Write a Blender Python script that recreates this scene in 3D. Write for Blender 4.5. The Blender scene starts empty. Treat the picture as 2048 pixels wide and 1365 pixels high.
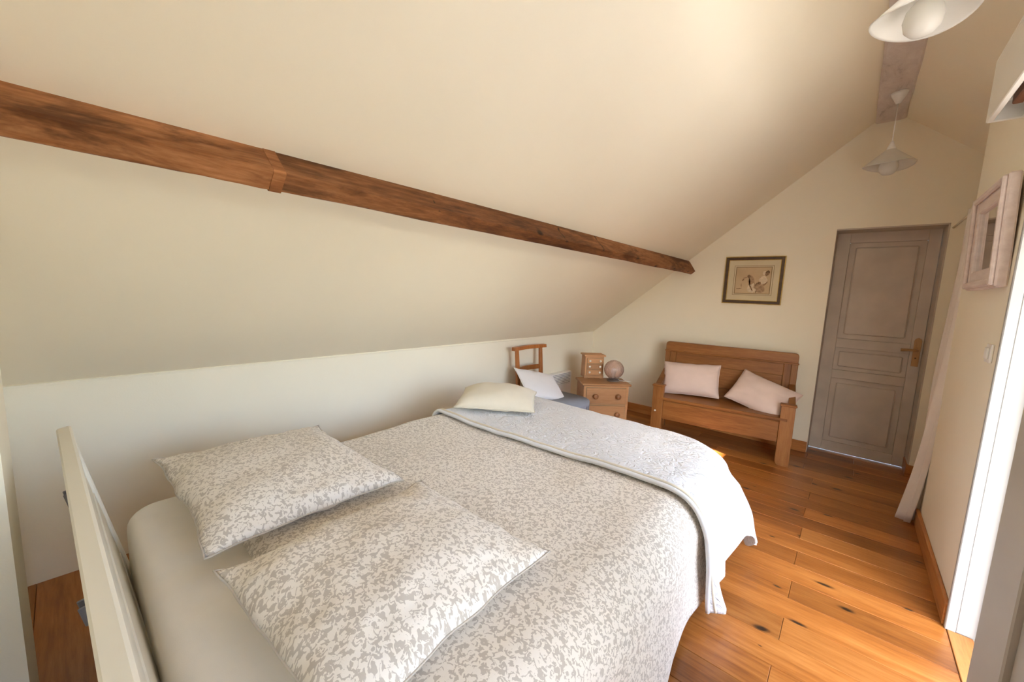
import bpy, bmesh, math, random
from mathutils import Vector, Matrix, noise
random.seed(7)
S = bpy.context.scene
COL = S.collection
R = math.radians

# ------------------------------------------------------------------ camera
cam_d = bpy.data.cameras.new('camera')
cam_d.sensor_width = 36.0
cam_d.lens = 780.0 / 2048.0 * 36.0
cam_d.clip_start = 0.02
cam = bpy.data.objects.new('camera', cam_d)
COL.objects.link(cam)
yaw, pitch, roll = R(40.91), R(-7.13), R(2.35)
fwd = Vector((-math.sin(yaw) * math.cos(pitch), math.cos(yaw) * math.cos(pitch), math.sin(pitch)))
r0 = Vector((math.cos(yaw), math.sin(yaw), 0))
u0 = r0.cross(fwd)
rt = math.cos(roll) * r0 + math.sin(roll) * u0
up = -math.sin(roll) * r0 + math.cos(roll) * u0
cam.matrix_world = Matrix(((rt.x, up.x, -fwd.x, 2.59), (rt.y, up.y, -fwd.y, 0.0), (rt.z, up.z, -fwd.z, 1.366), (0, 0, 0, 1)))
S.camera = cam

# ------------------------------------------------------------------ sky, sun, exposure
W = bpy.data.worlds.new('sky')
S.world = W
W.use_nodes = True
wn = W.node_tree
wn.nodes.clear()
wo = wn.nodes.new('ShaderNodeOutputWorld')
wb = wn.nodes.new('ShaderNodeBackground')
sky = wn.nodes.new('ShaderNodeTexSky')
sky.sky_type = 'NISHITA'
sky.sun_disc = False
sky.sun_elevation = R(52)
sky.sun_rotation = R(150)
sky.air_density = 1.0
sky.dust_density = 3.0
wb.inputs['Strength'].default_value = 0.44
wn.links.new(sky.outputs[0], wb.inputs[0])
wn.links.new(wb.outputs[0], wo.inputs[0])

SUN_TRAVEL = Vector((-0.42, 0.842, -1.0))
sd = bpy.data.lights.new('sun', 'SUN')
sd.energy = 6.5
sd.angle = R(0.6)
sd.color = (1.0, 0.93, 0.82)
sun = bpy.data.objects.new('sun', sd)
COL.objects.link(sun)
sun.rotation_euler = SUN_TRAVEL.to_track_quat('-Z', 'Y').to_euler()

pd = bpy.data.lights.new('daylight_portal', 'AREA')   # sampling portal in the french window opening, gives off no light
pd.shape = 'RECTANGLE'
pd.size = 2.5
pd.size_y = 2.1
pd.cycles.is_portal = True
po = bpy.data.objects.new('daylight_portal', pd)
COL.objects.link(po)
po.location = (3.30, 1.16, 1.05)
po.rotation_euler = (0, R(90), 0)

S.view_settings.view_transform = 'Standard'
S.view_settings.look = 'None'
S.view_settings.gamma = 1.0
S.view_settings.use_curve_mapping = False
S.view_settings.exposure = 2.44
S.cycles.max_bounces = 14
S.cycles.diffuse_bounces = 12
S.cycles.glossy_bounces = 4
S.cycles.transmission_bounces = 8

# ------------------------------------------------------------------ material helpers
class NT:
    def __init__(s, name, rough=0.6, spec=0.3):
        s.m = bpy.data.materials.new(name)
        s.m.use_nodes = True
        s.t = s.m.node_tree
        s.b = s.t.nodes['Principled BSDF']
        s.b.inputs['Roughness'].default_value = rough
        s.b.inputs['Specular IOR Level'].default_value = spec
    def n(s, typ, **kw):
        nd = s.t.nodes.new(typ)
        for k, v in kw.items():
            if k.startswith('i_'):
                nd.inputs[k[2:].replace('_', ' ')].default_value = v
            else:
                setattr(nd, k, v)
        return nd
    def l(s, a, b):
        s.t.links.new(a, b)
    def coord(s, which='Object', scale=(1, 1, 1), rnd=0.0, rot=(0, 0, 0)):
        tc = s.n('ShaderNodeTexCoord')
        mp = s.n('ShaderNodeMapping')
        mp.inputs['Scale'].default_value = scale
        mp.inputs['Rotation'].default_value = rot
        s.l(tc.outputs[which], mp.inputs[0])
        if rnd:
            oi = s.n('ShaderNodeObjectInfo')
            ml = s.n('ShaderNodeMath', operation='MULTIPLY')
            ml.inputs[1].default_value = rnd
            s.l(oi.outputs['Random'], ml.inputs[0])
            s.l(ml.outputs[0], mp.inputs['Location'])
            s.rnd = oi.outputs['Random']
        return mp.outputs[0]
    def noise(s, vec, scale, detail=4, rough=0.5, dist=0.0):
        nd = s.n('ShaderNodeTexNoise')
        nd.inputs['Scale'].default_value = scale
        nd.inputs['Detail'].default_value = detail
        nd.inputs['Roughness'].default_value = rough
        nd.inputs['Distortion'].default_value = dist
        s.l(vec, nd.inputs['Vector'])
        return nd.outputs['Fac']
    def ramp(s, fac, stops, interp='LINEAR'):
        nd = s.n('ShaderNodeValToRGB')
        cr = nd.color_ramp
        cr.interpolation = interp
        while len(cr.elements) < len(stops):
            cr.elements.new(0.5)
        for e, (p, c) in zip(cr.elements, stops):
            e.position = p
            e.color = c if len(c) == 4 else (*c, 1)
        s.l(fac, nd.inputs[0])
        return nd.outputs[0]
    def mix(s, fac, a, b, mode='MIX'):
        nd = s.n('ShaderNodeMix', data_type='RGBA', blend_type=mode)
        for i, v in ((0, fac), (6, a), (7, b)):
            if hasattr(v, 'is_linked') or hasattr(v, 'links'):
                s.l(v, nd.inputs[i])
            else:
                nd.inputs[i].default_value = v if i == 0 else ((*v, 1) if len(v) == 3 else v)
        return nd.outputs[2]
    def math(s, op, a, b=0.0):
        nd = s.n('ShaderNodeMath', operation=op)
        for i, v in ((0, a), (1, b)):
            if hasattr(v, 'links'):
                s.l(v, nd.inputs[i])
            else:
                nd.inputs[i].default_value = v
        return nd.outputs[0]
    def col(s, c):
        if hasattr(c, 'links'):
            s.l(c, s.b.inputs['Base Color'])
        else:
            s.b.inputs['Base Color'].default_value = (*c, 1)
        return s
    def bump(s, h, strength=0.3, dist=0.01):
        bp = s.n('ShaderNodeBump')
        bp.inputs['Strength'].default_value = strength
        bp.inputs['Distance'].default_value = dist
        s.l(h, bp.inputs['Height'])
        s.l(bp.outputs[0], s.b.inputs['Normal'])
        return s

def plain(name, c, rough=0.6, spec=0.3, var=0.06, scale=6.0, bump=0.0, bscale=60, metal=0.0):
    n = NT(name, rough, spec)
    v = n.coord('Object')
    f = n.noise(v, scale, 3)
    d = tuple(max(0, x * (1 - var)) for x in c)
    l = tuple(min(1, x * (1 + var)) for x in c)
    n.col(n.ramp(f, [(0.35, d), (0.65, l)]))
    n.b.inputs['Metallic'].default_value = metal
    if bump:
        n.bump(n.noise(v, bscale, 3), bump, 0.004)
    return n.m

def wood(name, dark, mid, light, axis='X', grain=1.0, rough=0.35, spec=0.4, knots=0.0, rnd=37.0, rings=9.0, coat=0.0, st=0.09, blotch=0.0):
    n = NT(name, rough, spec)
    sc = {'X': (st, 1, 1), 'Y': (1, st, 1), 'Z': (1, 1, st)}[axis]
    v = n.coord('Object', sc, rnd)
    big = n.noise(v, 3.0 * grain, 3, 0.5, 0.6)
    fine = n.noise(v, 90 * grain, 4, 0.65, 0.2)
    med = n.noise(v, 22 * grain, 4, 0.6, 1.2)
    a = n.math('ADD', n.math('MULTIPLY', big, 0.50), n.math('MULTIPLY', med, 0.32))
    a = n.math('ADD', a, n.math('MULTIPLY', fine, 0.26))
    c = n.ramp(a, [(0.38, dark), (0.53, mid), (0.70, light)])
    if blotch:
        bl = n.ramp(n.noise(n.coord('Object', tuple(1 if q == 1 else 0.35 for q in sc), rnd), 7, 5, 0.65, 0.8), [(0.36, (1, 1, 1)), (0.52, (0, 0, 0))])
        c = n.mix(n.math('MULTIPLY', bl, blotch), c, tuple(x * 0.8 for x in dark))
    if knots:
        kc = {'X': (0.42, 1, 1), 'Y': (1, 0.42, 1), 'Z': (1, 1, 0.42)}[axis]
        kv = n.coord('Object', kc, rnd * 1.7, (0, R(40) if axis == 'Y' else 0, 0))
        vo = n.n('ShaderNodeTexVoronoi', voronoi_dimensions='2D')
        vo.inputs['Scale'].default_value = knots
        vo.inputs['Randomness'].default_value = 1.0
        wob = n.noise(kv, 9, 2)
        ad = n.n('ShaderNodeVectorMath', operation='ADD')
        n.l(kv, ad.inputs[0])
        cx = n.n('ShaderNodeCombineXYZ')
        n.l(n.math('MULTIPLY', wob, 0.05), cx.inputs[0])
        n.l(n.math('MULTIPLY', wob, 0.05), cx.inputs[1])
        n.l(cx.outputs[0], ad.inputs[1])
        n.l(ad.outputs[0], vo.inputs['Vector'])
        sz = n.ramp(vo.outputs['Color'], [(0.22, (0.0, 0.0, 0.0)), (0.7, (1, 1, 1))])
        dk = n.math('DIVIDE', vo.outputs['Distance'], n.math('ADD', n.math('MULTIPLY', sz, 0.11), 0.002))
        kf = n.ramp(dk, [(0.25, (1, 1, 1)), (0.62, (0, 0, 0))])
        halo = n.ramp(dk, [(0.5, (0.55, 0.55, 0.55)), (1.0, (0, 0, 0))])
        c = n.mix(halo, c, tuple(x * 0.75 for x in mid))
        c = n.mix(kf, c, (0.035, 0.016, 0.008))
    if rnd:
        hv = n.n('ShaderNodeHueSaturation')
        n.l(c, hv.inputs['Color'])
        n.l(n.math('ADD', n.math('MULTIPLY', n.rnd, 0.42), 0.80), hv.inputs['Value'])
        c = hv.outputs[0]
    n.col(c)
    n.bump(fine, 0.12, 0.003)
    n.b.inputs['Coat Weight'].default_value = coat
    n.b.inputs['Coat Roughness'].default_value = 0.25
    return n.m

M = {}
def plaster(name, c, bump=0.12):
    n = NT(name, 0.85, 0.15)
    v = n.coord('Object')
    f = n.noise(v, 1.7, 4, 0.6)
    n.col(n.ramp(f, [(0.3, tuple(x * 0.975 for x in c)), (0.7, c)]))
    n.bump(n.noise(v, 130, 4, 0.6), bump, 0.003)
    return n.m
M['wall'] = plaster('cream_plaster', (0.87, 0.82, 0.68))
M['ceil'] = plaster('ceiling_plaster', (0.87, 0.812, 0.665), 0.06)
M['floor'] = wood('varnished_pine_floor', (0.17, 0.050, 0.009), (0.33, 0.115, 0.022), (0.48, 0.205, 0.052), 'X', 1.0, 0.33, 0.4, knots=4.6, rings=7, coat=0.25)
M['skirting'] = wood('pine_skirting', (0.25, 0.085, 0.02), (0.42, 0.17, 0.05), (0.52, 0.25, 0.085), 'X', 1.0, 0.4, 0.3, knots=2.2)
M['skirting_y'] = wood('pine_skirting_y', (0.25, 0.085, 0.02), (0.42, 0.17, 0.05), (0.52, 0.25, 0.085), 'Y', 1.0, 0.4, 0.3, knots=2.2)
M['beam'] = wood('old_oak_beam', (0.075, 0.024, 0.009), (0.25, 0.098, 0.034), (0.50, 0.235, 0.10), 'Y', 0.8, 0.62, 0.2, knots=5.5, st=0.16, blotch=0.75)
M['bench'] = wood('bench_oak', (0.14, 0.048, 0.011), (0.245, 0.095, 0.024), (0.34, 0.15, 0.044), 'X', 1.3, 0.42, 0.35, rings=8)
M['bench_z'] = wood('bench_oak_upright', (0.14, 0.048, 0.011), (0.25, 0.097, 0.025), (0.35, 0.155, 0.045), 'Z', 1.3, 0.42, 0.35, rings=8)
M['pine'] = wood('waxed_pine', (0.33, 0.155, 0.062), (0.43, 0.22, 0.095), (0.50, 0.27, 0.125), 'X', 1.6, 0.45, 0.3, rings=8)
M['pine_dark'] = wood('waxed_pine_knob', (0.20, 0.08, 0.03), (0.26, 0.115, 0.045), (0.31, 0.15, 0.065), 'X', 3, 0.4, 0.35)
M['chair'] = wood('chair_beech', (0.20, 0.06, 0.015), (0.33, 0.115, 0.03), (0.45, 0.18, 0.05), 'Z', 1.6, 0.35, 0.4)
M['door'] = plain('taupe_door_paint', (0.57, 0.495, 0.42), 0.6, 0.25, 0.07, 5, 0.05, 40)
M['doorframe'] = plain('taupe_frame_paint', (0.53, 0.46, 0.385), 0.6, 0.25, 0.06, 5)
M['handle'] = wood('handle_wood', (0.36, 0.19, 0.07), (0.48, 0.27, 0.11), (0.56, 0.33, 0.15), 'Z', 2, 0.35, 0.4, rnd=0)
M['white'] = plain('white_paint', (0.80, 0.78, 0.72), 0.4, 0.4, 0.015, 4)
M['joinery'] = plain('grey_white_joinery', (0.38, 0.37, 0.355), 0.4, 0.4, 0.01, 4)
M['white_cool'] = plain('white_lacquer', (0.82, 0.82, 0.80), 0.35, 0.4, 0.01, 4)
M['bedwhite'] = plain('cream_bed_lacquer', (0.80, 0.765, 0.66), 0.35, 0.4, 0.015, 3)
M['plastic'] = plain('white_plastic', (0.80, 0.79, 0.76), 0.35, 0.45, 0.01, 4)
M['grey_metal'] = plain('grey_metal', (0.22, 0.22, 0.25), 0.4, 0.5, 0.03, 8)
M['brass'] = plain('gilt', (0.60, 0.42, 0.13), 0.3, 0.5, 0.1, 30, metal=0.85)
M['darkframe'] = plain('dark_frame', (0.085, 0.05, 0.03), 0.4, 0.4, 0.1, 30)
M['mat'] = plain('mount_board', (0.63, 0.55, 0.38), 0.8, 0.2, 0.03, 8)
M['line'] = plain('ruled_line', (0.24, 0.18, 0.10), 0.8, 0.2, 0.03, 8)
M['stone'] = plain('pale_stone', (0.42, 0.42, 0.41), 0.8, 0.2, 0.06, 14, 0.1, 50)
M['terrace'] = plain('terrace_stone', (0.40, 0.395, 0.38), 0.85, 0.2, 0.06, 14, 0.1, 50)
M['render_white'] = plain('white_render', (0.78, 0.76, 0.72), 0.9, 0.1, 0.03, 3, 0.1, 60)
M['bluegrey'] = plain('blue_grey_cloth', (0.30, 0.335, 0.40), 0.9, 0.1, 0.03, 20, 0.15, 300)
M['bone'] = plain('bone_knob', (0.82, 0.78, 0.68), 0.35, 0.45, 0.02, 10)
M['taupe_leaf'] = plain('taupe_joinery', (0.44, 0.39, 0.34), 0.55, 0.3, 0.04, 5)
M['brown_lath'] = plain('brown_lath', (0.16, 0.06, 0.03), 0.5, 0.3, 0.05, 10)

def fabric(name, c, bscale=500, bump=0.25, var=0.03, sheen=0.2, wr=0.0):
    n = NT(name, 0.9, 0.1)
    v = n.coord('UV')
    f = n.noise(v, 14, 3)
    n.col(n.ramp(f, [(0.3, tuple(x * (1 - var) for x in c)), (0.7, tuple(min(1, x * (1 + var)) for x in c))]))
    h = n.noise(v, bscale, 2)
    if wr:
        h = n.math('ADD', n.math('MULTIPLY', h, 0.3), n.math('MULTIPLY', n.noise(v, 9, 4, 0.6, 1.5), wr))
    n.bump(h, bump, 0.006)
    n.b.inputs['Sheen Weight'].default_value = sheen
    return n.m
M['sheet'] = fabric('cream_fitted_sheet', (0.81, 0.755, 0.655), 500, 0.12, 0.015, wr=0.3)
M['beige'] = fabric('beige_linen', (0.72, 0.66, 0.525), 420, 0.35, 0.02)
M['pink'] = fabric('pink_linen', (0.73, 0.58, 0.51), 420, 0.35, 0.02)
M['pillow_white'] = fabric('white_cotton', (0.82, 0.82, 0.83), 500, 0.15, 0.01)
M['curtain'] = fabric('pale_pink_curtain', (0.73, 0.665, 0.61), 300, 0.25, 0.02)

def patterned(name):
    n = NT(name, 0.9, 0.1)
    v = n.coord('UV', (1, 1, 1))
    f = n.noise(v, 80, 2.2, 0.50, 1.1)
    g = n.noise(v, 2.2, 2)
    th = n.math('ADD', f, n.math('MULTIPLY', n.math('SUBTRACT', g, 0.5), 0.10))
    n.col(n.ramp(th, [(0.470, (0.52, 0.465, 0.39)), (0.486, (0.78, 0.725, 0.635))]))
    h = n.math('ADD', n.math('MULTIPLY', n.noise(v, 450, 2), 0.25), n.math('MULTIPLY', n.noise(v, 7, 4, 0.6, 1.0), 0.5))
    n.bump(h, 0.25, 0.008)
    n.b.inputs['Sheen Weight'].default_value = 0.2
    return n.m
M['pattern'] = patterned('taupe_squiggle_cotton')

def quilt(name):
    n = NT(name, 0.75, 0.2)
    v = n.coord('UV')
    n.col((0.75, 0.765, 0.785))
    vo = n.n('ShaderNodeTexVoronoi', feature='DISTANCE_TO_EDGE')
    vo.inputs['Scale'].default_value = 22
    dv = n.n('ShaderNodeVectorMath', operation='ADD')
    cm = n.n('ShaderNodeCombineXYZ')
    w = n.noise(v, 16, 3, 0.6, 1.0)
    n.l(n.math('MULTIPLY', w, 0.12), cm.inputs[0])
    n.l(n.math('MULTIPLY', n.noise(v, 21, 2), 0.12), cm.inputs[1])
    n.l(v, dv.inputs[0]); n.l(cm.outputs[0], dv.inputs[1]); n.l(dv.outputs[0], vo.inputs['Vector'])
    cords = n.ramp(vo.outputs['Distance'], [(0.0, (0, 0, 0)), (0.22, (1, 1, 1))])
    msk = n.ramp(n.noise(v, 5.5, 2), [(0.36, (0.45, 0.45, 0.45)), (0.60, (1, 1, 1))])
    h = n.math('MULTIPLY', cords, msk)
    h = n.math('ADD', h, n.math('MULTIPLY', w, 0.5))
    n.bump(h, 0.6, 0.011)
    n.b.inputs['Sheen Weight'].default_value = 0.2
    return n.m
M['quilt'] = quilt('white_matelasse')

def whitewash(name):
    n = NT(name, 0.85, 0.15)
    v = n.coord('Object', (1, 0.35, 1))
    f = n.noise(v, 12, 6, 0.65, 0.4)
    n.col(n.ramp(f, [(0.25, (0.36, 0.30, 0.27)), (0.42, (0.64, 0.57, 0.53)), (0.75, (0.76, 0.70, 0.66))]))
    n.bump(n.noise(v, 35, 6, 0.7), 0.6, 0.012)
    return n.m
M['whitewash'] = whitewash('limewashed_beam')
def pinkwash(name):
    n = NT(name, 0.6, 0.25)
    v = n.coord('Object', (1, 0.2, 1))
    f = n.noise(v, 30, 4, 0.6)
    n.col(n.ramp(f, [(0.3, (0.62, 0.51, 0.47)), (0.7, (0.74, 0.64, 0.59))]))
    n.bump(f, 0.2, 0.004)
    return n.m
M['pinkwash'] = pinkwash('pink_limed_wood')
def sketch(name):
    n = NT(name, 0.85, 0.15)
    v = n.coord('Object')
    base = n.ramp(n.noise(v, 5, 3), [(0.3, (0.50, 0.36, 0.22)), (0.7, (0.60, 0.46, 0.29))])
    n.col(base)
    return n.m
M['paper'] = sketch('sepia_paper')
M['chalk'] = plain('sepia_chalk', (0.24, 0.155, 0.095), 0.9, 0.1, 0.35, 60)
M['chalk_light'] = plain('sepia_wash', (0.40, 0.275, 0.17), 0.9, 0.1, 0.2, 50)
M['chalk_white'] = plain('white_chalk', (0.66, 0.55, 0.40), 0.9, 0.1, 0.12, 50)
def mirror_mat():
    n = NT('mirror_silver', 0.02, 0.5)
    v = n.coord('Object')
    n.col(n.ramp(n.noise(v, 3, 2), [(0.3, (0.78, 0.78, 0.77)), (0.7, (0.82, 0.82, 0.81))]))
    n.b.inputs['Metallic'].default_value = 1.0
    return n.m
M['mirror'] = mirror_mat()
def glass(name, tint, rough=0.0, trans=1.0, ior=1.45):
    n = NT(name, rough, 0.5)
    v = n.coord('Object')
    n.col(n.ramp(n.noise(v, 3, 2), [(0.3, tuple(x * 0.97 for x in tint)), (0.7, tint)]))
    n.b.inputs['Transmission Weight'].default_value = trans
    n.b.inputs['IOR'].default_value = ior
    return n.m
M['opal'] = glass('opal_glass', (0.88, 0.87, 0.82), 0.35, 0.35)
M['bulb'] = glass('frosted_bulb', (0.86, 0.84, 0.78), 0.4, 0.35)
M['pinkglass'] = glass('pink_pressed_glass', (0.97, 0.82, 0.76), 0.12, 0.9)
def thin_glass(name):
    m = bpy.data.materials.new(name); m.use_nodes = True
    t = m.node_tree
    t.nodes.clear()
    o = t.nodes.new('ShaderNodeOutputMaterial'); mx = t.nodes.new('ShaderNodeMixShader')
    tr = t.nodes.new('ShaderNodeBsdfTransparent'); gl = t.nodes.new('ShaderNodeBsdfGlossy')
    gl.inputs['Roughness'].default_value = 0.02
    fr = t.nodes.new('ShaderNodeFresnel')
    t.links.new(fr.outputs[0], mx.inputs[0]); t.links.new(tr.outputs[0], mx.inputs[1]); t.links.new(gl.outputs[0], mx.inputs[2])
    t.links.new(mx.outputs[0], o.inputs[0])
    return m
M['pane'] = thin_glass('window_pane')
def leafmat():
    return plain('foliage', (0.10, 0.17, 0.06), 0.7, 0.2, 0.3, 20)
M['foliage'] = leafmat()

# ------------------------------------------------------------------ mesh helpers
def link(o, parent=None):
    COL.objects.link(o)
    if parent is not None:
        o.parent = parent
    return o
def tag(o, label=None, cat=None, group=None, kind=None):
    if label: o['label'] = label
    if cat: o['category'] = cat
    if group: o['group'] = group
    if kind: o['kind'] = kind
    return o
def empty(name, loc=(0, 0, 0), rz=0.0, parent=None):
    o = bpy.data.objects.new(name, None)
    o.empty_display_size = 0.05
    o.location = loc
    o.rotation_euler = (0, 0, rz)
    return link(o, parent)
def from_bm(name, bm, mat, parent=None, smooth=False, loc=None):
    me = bpy.data.meshes.new(name)
    bmesh.ops.recalc_face_normals(bm, faces=bm.faces)
    bm.to_mesh(me)
    bm.free()
    if smooth:
        for p in me.polygons: p.use_smooth = True
    me.materials.append(M[mat] if isinstance(mat, str) else mat)
    o = bpy.data.objects.new(name, me)
    if loc is not None: o.location = loc
    return link(o, parent)
def add_box(bm, x0, x1, y0, y1, z0, z1, bev=0.0, seg=1):
    r = bmesh.ops.create_cube(bm, size=1.0)
    vs = r['verts']
    for v in vs:
        v.co = Vector(((x0 + x1) / 2 + v.co.x * (x1 - x0), (y0 + y1) / 2 + v.co.y * (y1 - y0), (z0 + z1) / 2 + v.co.z * (z1 - z0)))
    if bev:
        es = list({e for v in vs for e in v.link_edges})
        bmesh.ops.bevel(bm, geom=es, offset=bev, segments=seg, profile=0.5, affect='EDGES')
def box(name, x0, x1, y0, y1, z0, z1, mat, parent=None, bev=0.0, seg=1, center=True, smooth=False):
    bm = bmesh.new()
    c = Vector(((x0 + x1) / 2, (y0 + y1) / 2, (z0 + z1) / 2)) if center else Vector((0, 0, 0))
    add_box(bm, x0 - c.x, x1 - c.x, y0 - c.y, y1 - c.y, z0 - c.z, z1 - c.z, bev, seg)
    return from_bm(name, bm, mat, parent, smooth, c)
def prism(name, pts, axis, a, b, mat, parent=None, bev=0.0, seg=2, smooth=False):
    """polygon pts (2-D) extruded along axis from a to b"""
    bm = bmesh.new()
    def P(p, t):
        if axis == 'X': return (t, p[0], p[1])
        if axis == 'Y': return (p[0], t, p[1])
        return (p[0], p[1], t)
    v0 = [bm.verts.new(P(p, a)) for p in pts]
    v1 = [bm.verts.new(P(p, b)) for p in pts]
    bm.faces.new(v0); bm.faces.new(v1)
    n = len(pts)
    for i in range(n):
        bm.faces.new((v0[i], v0[(i + 1) % n], v1[(i + 1) % n], v1[i]))
    if bev:
        bmesh.ops.bevel(bm, geom=bm.edges[:], offset=bev, segments=seg, profile=0.5, affect='EDGES')
    return from_bm(name, bm, mat, parent, smooth)
def lathe(name, prof, mat, parent=None, loc=(0, 0, 0), seg=32, axis='Z', rib=0.0, nrib=0):
    bm = bmesh.new()
    rings = []
    for r, z in prof:
        ring = []
        for i in range(seg):
            a = 2 * math.pi * i / seg
            rr = r * (1 + (rib * math.cos(nrib * a) if rib else 0))
            p = (rr * math.cos(a), rr * math.sin(a), z)
            if axis == 'Y': p = (p[0], z, p[1])
            if axis == 'X': p = (z, p[0], p[1])
            ring.append(bm.verts.new(p))
        rings.append(ring)
    for a, b in zip(rings, rings[1:]):
        for i in range(seg):
            bm.faces.new((a[i], a[(i + 1) % seg], b[(i + 1) % seg], b[i]))
    for ring, (r, z) in ((rings[0], prof[0]), (rings[-1], prof[-1])):
        if r > 0.0005: bm.faces.new(ring)
    bmesh.ops.remove_doubles(bm, verts=bm.verts, dist=1e-5)
    return from_bm(name, bm, mat, parent, True, loc)
def tube(name, pts, rad, mat, parent=None, seg=8, loc=None):
    bm = bmesh.new()
    rings = []
    pts = [Vector(p) for p in pts]
    for i, p in enumerate(pts):
        d = (pts[min(i + 1, len(pts) - 1)] - pts[max(i - 1, 0)]).normalized()
        s = d.cross(Vector((0, 0, 1)))
        if s.length < 1e-3: s = d.cross(Vector((1, 0, 0)))
        s.normalize(); t = s.cross(d)
        r = rad[i] if isinstance(rad, (list, tuple)) else rad
        rings.append([bm.verts.new(p + r * (math.cos(2 * math.pi * k / seg) * s + math.sin(2 * math.pi * k / seg) * t)) for k in range(seg)])
    for a, b in zip(rings, rings[1:]):
        for i in range(seg):
            bm.faces.new((a[i], a[(i + 1) % seg], b[(i + 1) % seg], b[i]))
    bm.faces.new(rings[0]); bm.faces.new(rings[-1])
    return from_bm(name, bm, mat, parent, True, loc)
def grid(name, nu, nv, fn, uvfn, mat, parent=None, solid=0.0, smooth=True):
    """surface from fn(i/nu, j/nv)"""
    vs, fs, uvs = [], [], []
    for j in range(nv + 1):
        for i in range(nu + 1):
            u, v = i / nu, j / nv
            vs.append(tuple(fn(u, v))); uvs.append(uvfn(u, v))
    for j in range(nv):
        for i in range(nu):
            a = j * (nu + 1) + i
            fs.append((a, a + 1, a + nu + 2, a + nu + 1))
    me = bpy.data.meshes.new(name)
    me.from_pydata(vs, [], fs)
    lay = me.uv_layers.new(name='UVMap')
    for lp in me.loops:
        lay.data[lp.index].uv = uvs[lp.vertex_index]
    me.materials.append(M[mat])
    me.update()
    if smooth:
        for p in me.polygons: p.use_smooth = True
    o = bpy.data.objects.new(name, me)
    link(o, parent)
    if solid:
        md = o.modifiers.new('thickness', 'SOLIDIFY')
        md.thickness = abs(solid); md.offset = -1 if solid > 0 else 1
    return o
def nz(x, y, z=0.0): return noise.noise((x, y, z))
def copy_tree(o, parent=None):
    c = o.copy(); COL.objects.link(c); c.parent = parent
    for ch in list(o.children): copy_tree(ch, c)
    return c
def struct(o): o['kind'] = 'structure'; return o
def quad_mesh(name, verts, faces, mat, parent=None):
    me = bpy.data.meshes.new(name); me.from_pydata(verts, [], faces); me.materials.append(M[mat]); me.update()
    return link(bpy.data.objects.new(name, me), parent)

# ------------------------------------------------------------------ the room shell
YF, YN, XR = 4.45, -0.20, 3.05            # far gable face, near gable face, right wall face
# left knee wall (tapers a little towards the far end), with thickness
def slab(name, a, b, c, d, off, mat):
    """quad a b c d with thickness vector off"""
    p = [Vector(q) for q in (a, b, c, d)]
    q = [v + Vector(off) for v in p]
    vs = [tuple(v) for v in p + q]
    fs = [(0, 1, 2, 3), (7, 6, 5, 4), (0, 4, 5, 1), (1, 5, 6, 2), (2, 6, 7, 3), (3, 7, 4, 0)]
    return struct(quad_mesh(name, vs, fs, mat))
slab('wall_left', (0, -0.45, -0.05), (0.115, 4.68, -0.05), (0.115, 4.68, 0.9115), (0, -0.45, 0.899), (-0.2, 0, 0), 'wall')
slab('ceiling_left', (0, -0.45, 0.898), (0.115, 4.68, 0.9105), (2.66, 4.68, 2.942), (2.66, -0.45, 2.942), (-0.12, 0, 0.16), 'ceil')
# small painted ledge where the slope meets the knee wall
# far gable with the door opening
def wall_polys(name, polys, axis, a, b, mat):
    bm = bmesh.new()
    for pts in polys:
        def P(p, t): return (p[0], t, p[1]) if axis == 'Y' else (t, p[0], p[1])
        v0 = [bm.verts.new(P(p, a)) for p in pts]; v1 = [bm.verts.new(P(p, b)) for p in pts]
        bm.faces.new(v0); bm.faces.new(v1)
        n = len(pts)
        for i in range(n): bm.faces.new((v0[i], v0[(i + 1) % n], v1[(i + 1) % n], v1[i]))
    return struct(from_bm(name, bm, mat))
DX0, DX1, DZ = 2.403, 3.070, 2.022
wall_polys('wall_far', [[(-0.05, -0.05), (DX0, -0.05), (DX0, 3.2), (-0.05, 3.2)],
                        [(DX0, DZ), (DX1, DZ), (DX1, 3.2), (DX0, 3.2)],
                        [(DX1, -0.05), (3.85, -0.05), (3.85, 3.2), (DX1, 3.2)]], 'Y', YF, YF + 0.30, 'wall')
wall_polys('wall_near', [[(-0.05, -0.05), (3.3, -0.05), (3.3, 3.2), (-0.05, 3.2)]], 'Y', YN, YN - 0.2, 'wall')
wall_polys('wall_near_pier', [[(0.80, -0.02), (1.02, -0.02), (1.02, 1.66), (0.80, 1.50)]], 'Y', YN + 0.0005, -0.130, 'wall')
# right slope with an added opening, out of view, for the sun patch (x along slope)
VY0, VY1, VX0, VX1 = 0.70, 1.60, 2.80, 2.99
def rz(x): return 2.858 - 0.815 * (x - 2.728)
bm = bmesh.new()
xs = [2.62, VX0, VX1, 3.85]; ys = [-0.45, VY0, VY1, 4.68]
for i in range(3):
    for j in range(3):
        if i == 1 and j == 1: continue
        p = [(xs[i], ys[j]), (xs[i + 1], ys[j]), (xs[i + 1], ys[j + 1]), (xs[i], ys[j + 1])]
        lo = [bm.verts.new((x, y, rz(x))) for x, y in p]; hi = [bm.verts.new((x + 0.08, y, rz(x) + 0.10)) for x, y in p]
        bm.faces.new(lo); bm.faces.new(hi)
        for k in range(4): bm.faces.new((lo[k], lo[(k + 1) % 4], hi[(k + 1) % 4], hi[k]))
struct(from_bm('ceiling_right', bm, 'ceil'))
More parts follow.
